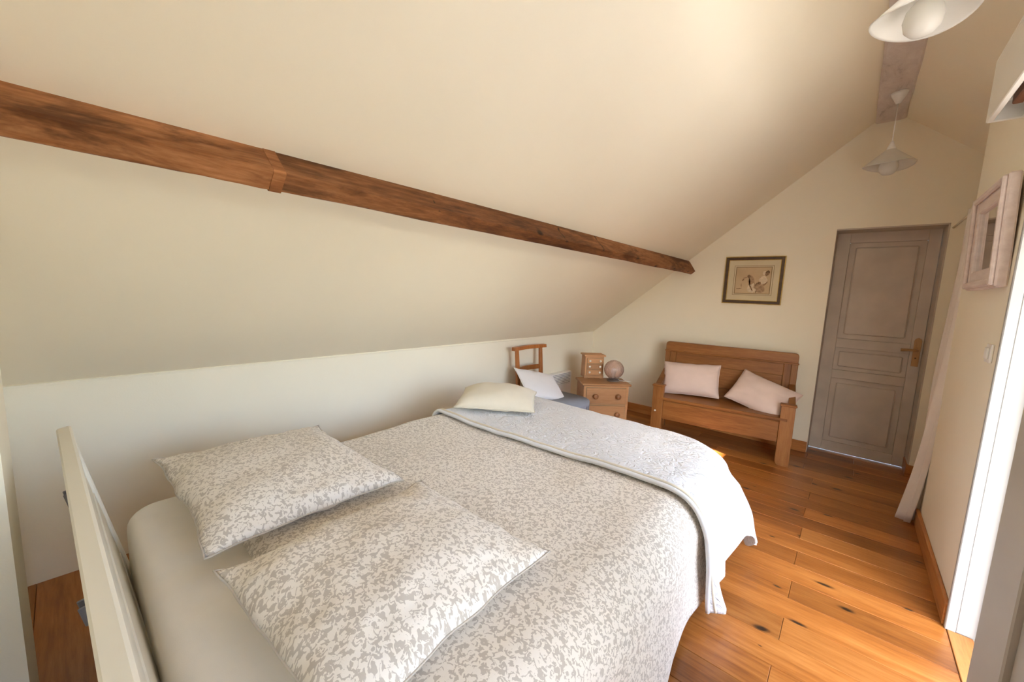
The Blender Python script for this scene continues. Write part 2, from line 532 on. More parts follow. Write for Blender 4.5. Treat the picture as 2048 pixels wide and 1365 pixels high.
# right wall with the french window opening, near end widened to admit more light
OY0, OY1, OZ = -0.10, 2.42, 2.12
wall_polys('wall_right', [[(YN - 0.2, -0.05), (OY0, -0.05), (OY0, 2.60), (YN - 0.2, 2.60)],
                          [(OY0, OZ), (OY1, OZ), (OY1, 2.60), (OY0, 2.60)],
                          [(OY1, -0.05), (3.50, -0.05), (3.50, 2.60), (OY1, 2.60)]], 'X', XR, XR + 0.22, 'wall')
# alcove behind the curtain
box('wall_alcove', 3.75, 3.85, 3.30, 4.60, -0.05, 2.3, 'wall')['kind'] = 'structure'
box('wall_alcove_side', 3.05 + 0.22, 3.85, 3.30, 3.50, -0.05, 2.3, 'wall')['kind'] = 'structure'

# floor: base slab and individual boards along X
floor = struct(box('floor', -0.2, 3.85, -0.45, 4.75, -0.12, -0.0215, 'line'))
def plank_mesh(L, Wd, Tk):
    bm = bmesh.new()
    add_box(bm, -L / 2, L / 2, -Wd / 2, Wd / 2, -Tk / 2, Tk / 2)
    es = [e for e in bm.edges if all(v.co.z > 0 for v in e.verts)]
    bmesh.ops.bevel(bm, geom=es, offset=0.0016, segments=1, affect='EDGES')
    me = bpy.data.meshes.new('floor_plank'); bm.to_mesh(me); bm.free(); me.materials.append(M['floor']); return me
PW = 0.1533
rng = random.Random(3)
y = 1.831 - PW * 14
row = -14
while y < 4.75:
    y1 = y + PW
    xe = 3.80 if y1 > 3.5 else 3.045
    cuts = [0.0]
    if row % 2 == 0:
        cuts += [0.9 if row % 4 else 0.55, 2.5 + rng.uniform(-0.006, 0.012)]
    else:
        cuts += [1.45 + rng.uniform(-0.35, 0.35)]
    if y > 3.95: cuts = [0.0, 1.2 + rng.uniform(-.4, .4), 2.62 + (0.12 if row % 2 else -0.2)]
    cuts.append(xe)
    for a, b in zip(cuts, cuts[1:]):
        me = plank_mesh(b - a - 0.0014, PW - 0.0014, 0.022)
        o = bpy.data.objects.new('floor_plank', me)
        o.location = ((a + b) / 2, (y + y1) / 2, -0.011 + rng.uniform(-0.0007, 0.0004))
        COL.objects.link(o); o.parent = floor
        o.matrix_parent_inverse = Matrix.Translation(-floor.location)
    y = y1; row += 1

# skirting boards
struct(box('baseboard_far', 0.12, DX0 - 0.001, YF - 0.018, YF - 0.0005, 0.0005, 0.10, 'skirting', bev=0.003))
struct(box('baseboard_far_right', DX1 - 0.018, 3.75, YF - 0.018, YF - 0.0005, 0.0005, 0.10, 'skirting', bev=0.003))
struct(box('baseboard_reveal', DX1 - 0.018, DX1 - 0.0005, YF, YF + 0.21, 0.0005, 0.10, 'skirting_y', bev=0.003))
struct(box('baseboard_right', XR - 0.018, XR - 0.0005, OY1 + 0.015, 3.50, 0.0005, 0.10, 'skirting_y', bev=0.003))
# plaster ledge line on the knee wall
prism('trim_1', [(0.0, 0.884), (0.006, 0.885), (0.008, 0.896), (0.0, 0.8985)], 'Y', YN, 3.2, 'wall')['kind'] = 'structure'
bpy.data.objects['trim_1'].rotation_euler = (0, 0, -math.atan2(0.115, 5.13))
bpy.data.objects['trim_1'].location = (0.009, 0, 0.0006)

# ------------------------------------------------------------------ roof beams
def beam_section(name, y0, y1, k0, k1, parent, n=40, seed=0.0, grow=0.0):
    """purlin: chamfered section swept along Y; profile interpolates near -> far"""
    near = [(1.105, 1.80), (1.129, 1.787), (1.226, 1.708), (1.231, 1.700), (1.183, 1.655), (1.174, 1.656), (1.07, 1.742)]
    far = [(1.185, 1.785), (1.210, 1.768), (1.271, 1.675), (1.276, 1.666), (1.240, 1.636), (1.231, 1.637), (1.13, 1.722)]
    bm = bmesh.new(); rings = []
    for i in range(n + 1):
        yy = y0 + (y1 - y0) * i / n
        t = (yy + 0.06) / 4.51
        ring = []
        cx = (1.16 * (1 - t) + 1.21 * t); cz = (1.73 * (1 - t) + 1.71 * t)
        for q, (a, b) in enumerate(zip(near, far)):
            x = a[0] * (1 - t) + b[0] * t; z = a[1] * (1 - t) + b[1] * t
            x += (x - cx) * grow; z += (z - cz) * grow
            if q in (2, 3, 4, 5):
                x += 0.004 * nz(yy * 3.1, q * 0.5, seed); z += 0.004 * nz(yy * 3.3 + 9, q * 0.5, seed) + 0.0015 * nz(yy * 23, q, seed)
            ring.append(bm.verts.new((x, yy, z)))
        rings.append(ring)
    m = len(near)
    for a, b in zip(rings, rings[1:]):
        for i in range(m): bm.faces.new((a[i], a[(i + 1) % m], b[(i + 1) % m], b[i]))
    bm.faces.new(rings[0]); bm.faces.new(rings[-1])
    return from_bm(name, bm, 'beam', parent)
pb = empty('roof_purlin', (1.17, -0.2, 1.7))
tag(pb, 'long dark brown wooden purlin running along the sloping ceiling above the bed', 'beam')
def under(o, root):
    o.parent = root; o.matrix_parent_inverse = Matrix.Translation(root.location).inverted(); return o
under(beam_section('beam_timber', YN + 0.001, 0.462, 0, 0, None, 14, 1.0, 0.03), pb)
under(beam_section('beam_timber', 0.474, YF - 0.001, 0, 0, None, 60, 5.0), pb)
under(beam_section('beam_splice', 0.440, 0.474, 0, 0, None, 3, 3.0, 0.10), pb)
for (yy, x, z) in ((0.60, 1.212, 1.688), (0.63, 1.206, 1.677), (0.80, 1.215, 1.688)):
    o = lathe('nail_head', [(0.0, 0.004), (0.005, 0.003), (0.006, 0.0)], 'darkframe', None, (x, yy, z), 10)
    o.rotation_euler = (0, R(135), 0); under(o, pb)

bm = bmesh.new(); rings = []
for i in range(91):
    yy = YN + (YF - YN - 0.0) * i / 90
    w = 0.008
    pr = [(2.550, 2.95), (2.552 + w * nz(yy * 2, 1), 2.849 + 0.006 * nz(yy * 4, 2)), (2.565, 2.844 + 0.008 * nz(yy * 6, 3)),
          (2.605, 2.843 + 0.006 * nz(yy * 6, 4)), (2.655, 2.843 + 0.007 * nz(yy * 5, 5)), (2.695, 2.845 + 0.007 * nz(yy * 6, 8)),
          (2.722, 2.847 + 0.006 * nz(yy * 7, 6)), (2.732 + w * nz(yy * 3, 7), 2.853), (2.733, 2.95)]
    rings.append([bm.verts.new((x, yy, z)) for x, z in pr])
for a, b in zip(rings, rings[1:]):
    for i in range(9): bm.faces.new((a[i], a[(i + 1) % 9], b[(i + 1) % 9], b[i]))
bm.faces.new(rings[0]); bm.faces.new(rings[-1])
rb = from_bm('ridge_beam', bm, 'whitewash')
tag(rb, 'rough limewashed ridge beam at the top of the ceiling', 'beam')

# ------------------------------------------------------------------ grey panelled door
d1 = struct(empty('door_1', ((DX0 + DX1) / 2, YF + 0.24, 0)))
def dpart(name, x0, x1, z0, z1, ya, yb, mat='door', bev=0.003, parent=None):
    o = box(name, x0, x1, ya, yb, z0, z1, mat, None, bev)
    return under(o, d1)
YL = 4.665                                     # leaf face
lx0, lx1 = 2.407, 3.058
for nm, x0, x1, z0, z1 in (('stile', lx0, 2.500, 0.005, 2.05), ('stile', 2.985, lx1, 0.005, 2.05),
                           ('rail', 2.500, 2.985, 1.925, 2.05), ('rail', 2.500, 2.985, 0.985, 1.068), ('rail', 2.500, 2.985, 0.70, 0.778), ('rail', 2.500, 2.985, 0.005, 0.095)):
    dpart(nm, x0, x1, z0, z1, YL, YL + 0.038)
for z0, z1 in ((1.068, 1.925), (0.778, 0.985), (0.095, 0.70)):
    # bolection ring, sunk panel and raised field
    dpart('panel', 2.500, 2.985, z0, z1, YL + 0.020, YL + 0.034)
    m = 0.04 if z1 - z0 > 0.3 else 0.03
    dpart('panel_field', 2.500 + m, 2.985 - m, z0 + m, z1 - m, YL + 0.008, YL + 0.024, bev=0.011)
for nm, x0, x1, z0, z1 in (('frame_jamb', DX0, lx0 - 0.001, 0.0, DZ), ('frame_jamb', lx1 + 0.002, DX1, 0.101, DZ), ('frame_head', DX0, DX1, DZ - 0.012, DZ)):
    dpart(nm, x0, x1, z0, z1, YF + 0.004, YL + 0.04, 'doorframe', 0.001)
hp = under(prism('handle_plate', [(3.002, 0.885), (3.044, 0.885), (3.046, 1.10), (3.040, 1.118), (3.024, 1.126), (3.008, 1.118), (3.001, 1.10)], 'Y', YL - 0.010, YL, 'handle', None, 0.002), d1)
def child_world(o, parent_obj):
    bpy.context.view_layer.update()
    o.parent = parent_obj; o.matrix_parent_inverse = parent_obj.matrix_world.inverted(); return o
child_world(tube('lever', [(3.024, YL - 0.005, 1.022), (3.024, YL - 0.045, 1.022), (3.012, YL - 0.052, 1.022), (2.97, YL - 0.052, 1.022), (2.925, YL - 0.050, 1.018)], [0.009, 0.009, 0.010, 0.010, 0.012], 'handle'), hp)
child_world(lathe('keyhole', [(0.0, -0.0125), (0.005, -0.012), (0.006, -0.009)], 'darkframe', None, (3.022, YL, 0.955), 12, 'Y'), hp)

# ------------------------------------------------------------------ french window in the right wall
w1 = struct(empty('window_1', (XR + 0.1, (OY0 + OY1) / 2, 0)))
def wpart(name, x0, x1, y0, y1, z0, z1, mat='joinery', bev=0.003):
    return under(box(name, x0, x1, y0, y1, z0, z1, mat, None, bev), w1)
wpart('frame_casing', XR - 0.012, XR + 0.020, OY1 - 0.012, OY1 + 0.010, 0.0, OZ + 0.01)
wpart('frame_jamb', XR + 0.020, XR + 0.085, OY1 - 0.008, OY1, 0.0, OZ)
wpart('frame_jamb', XR + 0.085, XR + 0.135, OY1 - 0.030, OY1, 0.0, OZ)
wpart('frame_casing', XR - 0.012, XR + 0.020, OY0 - 0.010, OY0 + 0.012, 0.0, OZ + 0.01)
wpart('frame_jamb', XR + 0.020, XR + 0.135, OY0, OY0 + 0.030, 0.0, OZ)
wpart('frame_head', XR - 0.012, XR + 0.135, OY0 + 0.03, OY1 - 0.03, OZ - 0.03, OZ)
wpart('wood_threshold', XR - 0.005, XR + 0.07, OY0 + 0.012, OY1 - 0.012, -0.04, 0.004, 'skirting_y', 0.002)
wpart('stone_sill', XR + 0.07, XR + 0.40, OY0, OY1, -0.10, -0.008, 'stone', 0.004)
wpart('added_mullion', XR + 0.020, XR + 0.085, 0.50, 0.55, 0.0, OZ - 0.03)
wpart('added_side_pane', XR + 0.05, XR + 0.056, OY0 + 0.03, 0.50, 0.0, OZ - 0.03, 'pane', 0)  # added bay out of view, lets more daylight onto the left side
# near leaf, ajar: local frame along the leaf, hinge at the near jamb
hx, hy = XR + 0.0, 0.56
fxp, fyp = 2.898, 1.30
ang = math.atan2(fyp - hy, fxp - hx)
LL = math.hypot(fxp - hx, fyp - hy)
lf = empty('casement_leaf', (hx, hy, 0.0), ang)
under(lf, w1)
lf.matrix_parent_inverse = Matrix.Translation(w1.location).inverted()
def lpart(name, a0, a1, b0, b1, z0, z1, mat='taupe_leaf', bev=0.003):
    o = box(name, a0, a1, b0, b1, z0, z1, mat, None, bev); o.parent = lf; return o
lpart('leaf_stile', 0.0, 0.09, -0.022, 0.022, 0.02, 2.08)
lpart('leaf_stile', LL - 0.10, LL, -0.022, 0.022, 0.02, 2.08)
lpart('leaf_rail', 0.09, LL - 0.10, -0.022, 0.022, 0.02, 0.16)
lpart('leaf_rail', 0.09, LL - 0.10, -0.022, 0.022, 0.96, 1.04)
lpart('leaf_rail', 0.09, LL - 0.10, -0.022, 0.022, 1.98, 2.08)
lpart('leaf_panel', 0.09, LL - 0.10, -0.010, 0.010, 0.16, 0.96)
lpart('leaf_pane', 0.09, LL - 0.10, -0.003, 0.003, 1.04, 1.98, 'pane', 0)
# roller box above the window
rbx = empty('blind_box', (XR, 1.45, 2.16))
tag(rbx, 'white roller blind box on the right wall above the window', 'blind box')
for nm, x0, x1, y0, y1, z0, z1 in (('fascia', 2.925, 2.945, 0.35, 2.64, 2.165, 2.40), ('top_board', 2.925, 3.049, 0.35, 2.64, 2.40, 2.415), ('end_cap', 2.925, 3.049, 2.64, 2.655, 2.165, 2.415), ('end_cap', 2.925, 3.049, 0.335, 0.35, 2.165, 2.415), ('back_lip', 3.02, 3.049, 0.35, 2.64, 2.165, 2.19)):
    under(box(nm, x0, x1, y0, y1, z0, z1, 'white', None, 0.003), rbx)
under(tube('blind_roller', [(2.985, 0.36, 2.27), (2.985, 2.60, 2.27)], 0.032, 'grey_metal', None, 16), rbx)
under(box('bottom_lath', 2.965, 2.995, 0.45, 2.50, 2.175, 2.215, 'brown_lath', None, 0.004), rbx)
under(box('bracket', 2.955, 3.02, 2.56, 2.585, 2.22, 2.32, 'plastic', None, 0.003), rbx)

# added roof window, out of view, so sun reaches the floor by the bench
w2 = struct(empty('added_roof_window', ((VX0 + VX1) / 2, (VY0 + VY1) / 2, rz(2.89))))
for y0, y1 in ((VY0 - 0.03, VY0 + 0.02), (VY1 - 0.02, VY1 + 0.03)):
    under(prism('added_window_frame', [(VX0 - 0.03, rz(VX0 - 0.03) - 0.004), (VX1 + 0.03, rz(VX1 + 0.03) - 0.004), (VX1 + 0.03, rz(VX1 + 0.03) - 0.015), (VX0 - 0.03, rz(VX0 - 0.03) - 0.015)], 'Y', y0, y1, 'white_cool'), w2)
for x0, x1 in ((VX0 - 0.03, VX0 + 0.015), (VX1 - 0.015, VX1 + 0.03)):
    under(prism('added_window_frame', [(x0, rz(x0) - 0.004), (x1, rz(x1) - 0.004), (x1, rz(x1) - 0.015), (x0, rz(x0) - 0.015)], 'Y', VY0 + 0.02, VY1 - 0.02, 'white_cool'), w2)

# ------------------------------------------------------------------ terrace outside
struct(box('terrace_floor', XR + 0.405, 9.0, -6.0, 10.0, -0.20, -0.06, 'terrace'))
struct(box('added_sun_blocker', XR + 0.22, XR + 1.60, -2.4, 2.95, 2.30, 2.36, 'render_white'))  # added unseen slab, keeps direct sun out of the french window
pw = box('terrace_parapet', 5.4, 5.6, -6.0, 10.0, -0.06, 0.75, 'render_white', bev=0.01)
struct(pw)
struct(box('parapet_coping', 5.36, 5.64, -6.0, 10.0, 0.751, 0.80, 'stone', bev=0.006))
struct(box('outer_gable_wall', 3.86, 5.3, 4.9, 5.1, -0.06, 1.5, 'render_white'))

# ------------------------------------------------------------------ bed
BX0, BX1, BY0, BY1 = 0.60, 2.17, 0.085, 2.36
bed = empty('double_bed', ((BX0 + BX1) / 2, 1.2, 0))
tag(bed, 'cream lacquered double bed frame with panelled headboard', 'bed')
def bpart(o): return under(o, bed)
for x in (BX0 + 0.04, BX1 - 0.03):
    for yy in (0.16, BY1 - 0.03, ):
        bpart(box('leg', x - 0.03, x + 0.03, yy - 0.03, yy + 0.03, 0.0, 0.16, 'bedwhite', None, 0.004))
bpart(box('side_rail', BX0 + 0.005, BX0 + 0.03, 0.10, BY1, 0.12, 0.28, 'bedwhite', None, 0.004))
bpart(box('side_rail', BX1 - 0.03, BX1 - 0.005, 0.10, BY1, 0.12, 0.28, 'bedwhite', None, 0.004))
bpart(box('foot_rail', BX0 + 0.03, BX1 - 0.03, BY1 - 0.025, BY1, 0.12, 0.28, 'bedwhite', None, 0.004))
bpart(box('head_rail', BX0 + 0.03, BX1 - 0.03, 0.165, 0.19, 0.10, 0.23, 'bedwhite', None, 0.004))
bpart(box('slat_base', BX0 + 0.03, BX1 - 0.03, 0.19, BY1 - 0.03, 0.18, 0.235, 'bedwhite', None, 0.003))
# headboard leans back; built upright then tilted about its foot
hb = empty('headboard', (BX0 - 0.03, 0.150, 0.02))
hb.rotation_euler = (R(11.5), 0, R(1.9))
under(hb, bed)
HL = 1.72
def hpart(name, a0, a1, b0, b1, z0, z1, bev=0.004):
    o = box(name, a0, a1, b0, b1, z0, z1, 'bedwhite', None, bev); o.parent = hb; return o
hpart('post', 0.0, 0.07, -0.028, 0.0, 0.0, 0.815)
hpart('post', HL - 0.07, HL, -0.028, 0.0, 0.0, 0.815)
hpart('cap_rail', -0.004, HL + 0.004, -0.032, 0.004, 0.815, 0.838, 0.005)
hpart('top_rail', 0.07, HL - 0.07, -0.027, -0.004, 0.735, 0.815)
for k in range(4):
    hpart('board', 0.07, HL - 0.07, -0.026, -0.010 + 0.002 * (k % 2), 0.735 - 0.130 * (k + 1) + 0.004, 0.735 - 0.130 * k - 0.004)
for a, dep, z0 in ((0.13, 0.068, 0.61), (0.62, 0.092, 0.50)):
    for da in (0.0, 0.035):
        b = box('support_bracket', a + da, a + da + 0.006, -dep, -0.027, z0, z0 + 0.055, 'grey_metal', None, 0.002); b.parent = hb
    b = box('support_bracket', a + 0.006, a + 0.035, -0.034, -0.0275, z0, z0 + 0.055, 'grey_metal', None, 0.002); b.parent = hb

# mattress with fitted sheet
mbm = bmesh.new()
add_box(mbm, BX0 + 0.0, BX1 - 0.0, BY0 + 0.01, BY1 - 0.02, 0.237, 0.505)
ve = [e for e in mbm.edges if abs(e.verts[0].co.z - e.verts[1].co.z) > 0.1]
bmesh.ops.bevel(mbm, geom=ve, offset=0.10, segments=8, profile=0.5, affect='EDGES')
te = [e for e in mbm.edges if abs(e.verts[0].co.z - e.verts[1].co.z) < 1e-4 and len([f for f in e.link_faces if abs(f.normal.z) > 0.9]) == 1]
bmesh.ops.bevel(mbm, geom=te, offset=0.055, segments=6, profile=0.5, affect='EDGES')
uvl = mbm.loops.layers.uv.new('UVMap')
for f in mbm.faces:
    for lp in f.loops: lp[uvl].uv = (lp.vert.co.x + lp.vert.co.z * 0.7, lp.vert.co.y + lp.vert.co.z * 0.7)
mt = from_bm('mattress', mbm, 'sheet', None, True)
tag(mt, 'mattress under a plain cream fitted sheet on the double bed', 'mattress')

def drape(ex, ey, RR, flare, fold, fph, fk, t):
    """outward vector and drop for excess beyond the edge"""
    d = math.hypot(ex, ey)
    if d < 1e-6: return 0.0, 0.0, 0.0
    nx, ny = ex / d, ey / d
    q = RR * math.pi / 2
    if d < q:
        o = RR * math.sin(d / RR); z = RR * (1 - math.cos(d / RR))
    else:
        o = RR + flare * (d - q); z = RR + (d - q) * math.sqrt(max(0.1, 1 - flare * flare))
    o += fold * min(1.0, max(0.0, z - 0.04) / 0.25) * math.sin(fk * t + fph)
    return nx * o, ny * o, z

# duvet
DY0, DY1 = 0.33, 1.98
def duvet(u, v):
    a = 0.42 + u * (2.66 - 0.42)      # across
    b = DY0 + v * (DY1 - DY0)
    exr = max(0, a - (BX1 - 0.10)); exl = max(0, (BX0 + 0.08) - a)
    x = min(max(a, BX0 + 0.08), BX1 - 0.10)
    z = 0.562 + 0.012 * nz(a * 2.2, b * 2.0, 3) + 0.005 * nz(a * 7, b * 6, 8)
    edge = min(1, (b - DY0) / 0.06)
    z -= 0.045 * (1 - edge) ** 2
    yy = b
    if exr:
        ox, _, dz = drape(exr, 0, 0.165, 0.05, 0.022, 0.7, 6.0, b + 0.25 * exr)
        x += ox + 0.012 * nz(b * 5, exr * 4, 1); z -= dz
        yy += 0.02 * nz(b * 3, exr * 5, 2)
    if exl:
        ox, _, dz = drape(exl, 0, 0.07, 0.02, 0.01, 0, 7, b)
        x -= ox; z -= dz
    return Vector((x, yy, max(z, 0.03)))
dv = grid('duvet', 150, 130, duvet, lambda u, v: (u * 2.24, v * 1.65), 'pattern', None, 0.028)
tag(dv, 'taupe and cream squiggle patterned duvet spread over the bed', 'duvet')

# coverlet
CW0, CW1 = 0.46, 2.69
def cov_head(a):     # head edge line of the coverlet across the bed
    return 1.535 + 0.06 * max(0, min(1, (a - 0.6) / 1.4)) + 0.012 * math.sin(a * 4.2)
def coverlet(u, v, lift=0.0):
    a = CW0 + u * (CW1 - CW0)
    b0 = cov_head(a)
    b = b0 + v * (2.62 - b0)
    Rr = 0.175
    rc = 0.24                                   # plan radius of the foot corner
    exl = max(0, (BX0 + 0.08) - a)
    kx, ky = BX1 - 0.085 - rc, BY1 - 0.075 - rc
    qx, qy = max(0, a - kx), max(0, b - ky)
    q = math.hypot(qx, qy)
    x = min(max(a, BX0 + 0.08), kx); yy = min(b, ky)
    z = 0.587 + 0.012 * nz(a * 2.2, min(b, BY1) * 2.0, 3) + 0.004 * nz(a * 9, b * 9, 18) + lift
    if q > 1e-6:
        nx, ny = qx / q, qy / q
        on = min(q, rc)
        x += nx * on; yy += ny * on
        d = q - on
        if d > 0:
            th = math.atan2(qy, qx)
            corner = math.sin(2 * th) if (qx and qy) else 0
            side = 1 - math.sin(th)
            sm = min(1, v * 1.5)
            fl = (0.02 + 0.15 * sm * sm * (3 - 2 * sm)) * side + 0.10 * (1 - side) + 0.30 * corner
            ox, oy, dz = drape(d * nx, d * ny, Rr, fl, 0.022 + 0.05 * corner, 0.4, 1.0, th * 8.2 + min(b, ky) * 9.5)
            x += ox + 0.006 * nz(b * 6, d * 6, 4); yy += oy
            z -= dz * (1 - 0.16 * corner)
            hang = max(0, d - 0.2) * side
            yy += 0.30 * hang * (1 - v) ** 2
            # lifted hem between the head corner and the foot corner
            z += 0.36 * hang * math.exp(-((b - 2.06) / 0.19) ** 2)
            z += 0.02 * min(1, hang * 4)
            # head corner hangs lower and curls outwards
            tip = math.exp(-(max(0, v - 0.09) / 0.05) ** 2)
            z -= 0.05 * min(1, hang * 3) * tip
            x += 0.30 * max(0, hang - 0.17) * tip * min(1, v / 0.05)
    if exl:
        ox, _, dz = drape(exl, 0, 0.09, 0.02, 0.008, 0, 9, b)
        x -= ox; z -= dz
    return Vector((x, yy, max(z, 0.03)))
cv = grid('coverlet', 170, 110, coverlet, lambda u, v: (u * 2.23, v * 1.15), 'quilt', None, 0.012)
tag(cv, 'white quilted coverlet hanging over the foot end of the bed', 'coverlet')
for k, (vv, rad, lf_) in enumerate(((0.0, 0.009, 0.002), (0.022, 0.006, 0.005))):
    pts = [coverlet(i / 120, vv, lf_) for i in range(121)]
    h = tube('hem', pts, rad, 'quilt' if k == 0 else 'beige', cv, 8)

# ------------------------------------------------------------------ pillows and cushions
def cushion(name, w, h, t, mat, mtx, label, cat, group=None, pinch=0.07, flat=0.45, wr=0.012, seed=0.0, n=36, ear=0.0, power=2.4):
    vs, fs, uv = [], [], []
    def pt(i, j, side):
        u = -1 + 2 * i / n; v = -1 + 2 * j / n
        # ease sampling towards the border
        u = math.copysign(abs(u) ** 0.8, u); v = math.copysign(abs(v) ** 0.8, v)
        x = u * w / 2 * (1 - pinch * (1 - v * v) * abs(u) ** 3 * 0 - pinch * (1 - abs(v) ** 2.2) * abs(u) ** 2)
        y = v * h / 2 * (1 - pinch * (1 - abs(u) ** 2.2) * abs(v) ** 2)
        e = max(0.0, 1 - abs(u) ** power) ** 0.55 * max(0.0, 1 - abs(v) ** power) ** 0.55
        z = t * e * (1 if side > 0 else -flat)
        rim = (max(abs(u), abs(v))) ** 3
        z += wr * e ** 0.4 * (nz(u * 2.1 + seed, v * 2.1, side) + 1.1 * rim * nz(u * 6 + seed, v * 6, side + 3) * 0.9)
        x += wr * 0.6 * nz(u * 3, v * 3, seed + 5); y += wr * 0.6 * nz(u * 3, v * 3, seed + 9)
        if ear:
            z += ear * (abs(u * v)) ** 4 * (0.7 + nz(u * 2 + seed, v * 2, 6))
        return (x, y, z), (x, y)
    idx = {}
    for side in (1, -1):
        for j in range(n + 1):
            for i in range(n + 1):
                border = i in (0, n) or j in (0, n)
                if border and side < 0:
                    idx[(i, j, -1)] = idx[(i, j, 1)]; continue
                p, q = pt(i, j, side)
                idx[(i, j, side)] = len(vs); vs.append(p); uv.append((q[0] + seed, q[1] + (0 if side > 0 else 3)))
    for side in (1, -1):
        for j in range(n):
            for i in range(n):
                f = [idx[(i, j, side)], idx[(i + 1, j, side)], idx[(i + 1, j + 1, side)], idx[(i, j + 1, side)]]
                fs.append(f if side > 0 else f[::-1])
    me = bpy.data.meshes.new(name); me.from_pydata(vs, [], fs)
    lay = me.uv_layers.new(name='UVMap')
    for lp in me.loops: lay.data[lp.index].uv = uv[lp.vertex_index]
    me.materials.append(M[mat]); me.update()
    for p in me.polygons: p.use_smooth = True
    o = bpy.data.objects.new(name, me); link(o)
    o.matrix_world = mtx
    tag(o, label, cat, group)
    # sewn edge as a part
    pts = [Vector(vs[idx[(i, 0, 1)]]) for i in range(n)] + [Vector(vs[idx[(n, j, 1)]]) for j in range(n)] + [Vector(vs[idx[(i, n, 1)]]) for i in range(n, 0, -1)] + [Vector(vs[idx[(0, j, 1)]]) for j in range(n, -1, -1)]
    sm = tube('seam', pts, 0.0028, mat, o, 6)
    return o
def mtx(loc, rz_=0.0, rx=0.0, ry=0.0):
    return Matrix.Translation(loc) @ Matrix.Rotation(R(rz_), 4, 'Z') @ Matrix.Rotation(R(rx), 4, 'X') @ Matrix.Rotation(R(ry), 4, 'Y')
cushion('bed_pillow', 0.76, 0.64, 0.088, 'pattern', mtx((0.940, 0.520, 0.612), 1.0, 0, 2.0), 'patterned bed pillow lying nearest the low wall', 'pillow', 'patterned bed pillows', 0.07, 0.32, 0.019, 1.3, 44, 0.03)
cushion('bed_pillow', 0.59, 0.66, 0.090, 'pattern', mtx((1.715, 0.550, 0.603), 3.0, 0, 1.0), 'patterned bed pillow lying nearest the camera', 'pillow', 'patterned bed pillows', 0.06, 0.32, 0.018, 7.7, 44, 0.03)
cushion('beige_cushion', 0.52, 0.37, 0.095, 'beige', mtx((0.835, 1.90, 0.640), 36, 6, 0), 'beige cushion lying on the white coverlet', 'cushion', None, 0.05, 0.4, 0.008, 4.2)

# ------------------------------------------------------------------ wooden bench
BW, BD = 1.14, 0.46
bench = empty('settle_bench', (1.195, 3.755, 0), R(7.5))
tag(bench, 'wooden settle bench with panelled back against the far wall', 'bench')
def bn(name, a0, a1, b0, b1, z0, z1, mat='bench', bev=0.004, par=None):
    o = box(name, a0, a1, b0, b1, z0, z1, mat, None, bev); o.parent = par or bench; return o
# front posts with rounded feet
def post(a0, a1):
    pts = [(a0 + 0.028, 0.0), (a1 - 0.004, 0.0), (a1, 0.012), (a1, 0.515), (a0, 0.515), (a0, 0.035), (a0 + 0.008, 0.012)]
    o = prism('front_leg', pts, 'Y', 0.0, 0.05, 'bench_z', None, 0.003); o.parent = bench
    return o
post(0.0, 0.10); post(BW - 0.10, BW)
for a0 in (0.0, BW - 0.10):
    bn('arm_cap', a0 - 0.008, a0 + 0.108, -0.012, 0.062, 0.515, 0.532, 'bench', 0.005)
for a0, a1 in ((0.0, 0.05), (BW - 0.05, BW)):
    # side panel and sloping arm
    o = prism('arm', [(0.05, 0.455), (BD - 0.05, 0.60), (BD - 0.05, 0.64), (0.05, 0.512)], 'X', a0, a1, 'bench', None, 0.004); o.parent = bench
    bn('side_panel', a0 + 0.012, a1 - 0.012, 0.05, BD - 0.05, 0.17, 0.42, 'bench', 0.002)
    bn('back_leg', a0, a1, BD - 0.05, BD, 0.0, 0.82, 'bench_z')
bn('apron', 0.10, BW - 0.10, 0.012, 0.036, 0.195, 0.375)
bn('seat', 0.045, BW - 0.045, -0.002, BD - 0.05, 0.385, 0.412, 'bench', 0.006)
bn('seat_rail', 0.10, BW - 0.10, 0.020, 0.045, 0.365, 0.3855, 'bench', 0.001)
bn('seat_board', 0.05, BW - 0.05, 0.05, BD - 0.06, 0.205, 0.225, 'bench', 0.002)
# back: side stiles, panels and rounded crest
for a0 in (0.0, BW - 0.105):
    bn('back_stile', a0, a0 + 0.105, BD - 0.035, BD - 0.002, 0.40, 0.825, 'bench_z')
o = prism('crest_rail', [(0.0, 0.826), (BW, 0.826), (BW, 0.895), (BW - 0.006, 0.912), (BW - 0.022, 0.92), (0.022, 0.92), (0.006, 0.912), (0.0, 0.895)], 'Y', BD - 0.042, BD + 0.002, 'bench', None, 0.005); o.parent = bench
bn('crest_moulding', -0.006, BW + 0.006, BD - 0.050, BD - 0.034, 0.818, 0.834, 'bench', 0.004)
bn('back_rail', 0.105, BW - 0.105, BD - 0.036, BD - 0.006, 0.705, 0.818)
bn('back_panel', 0.105, BW - 0.105, BD - 0.020, BD - 0.006, 0.50, 0.705)
bn('back_rail', 0.105, BW - 0.105, BD - 0.034, BD - 0.006, 0.41, 0.50)
pg = lathe('peg', [(0.0, -0.006), (0.008, -0.004), (0.010, 0.0)], 'bone', bench, (0.035, -0.0005, 0.27), 12, 'Y')
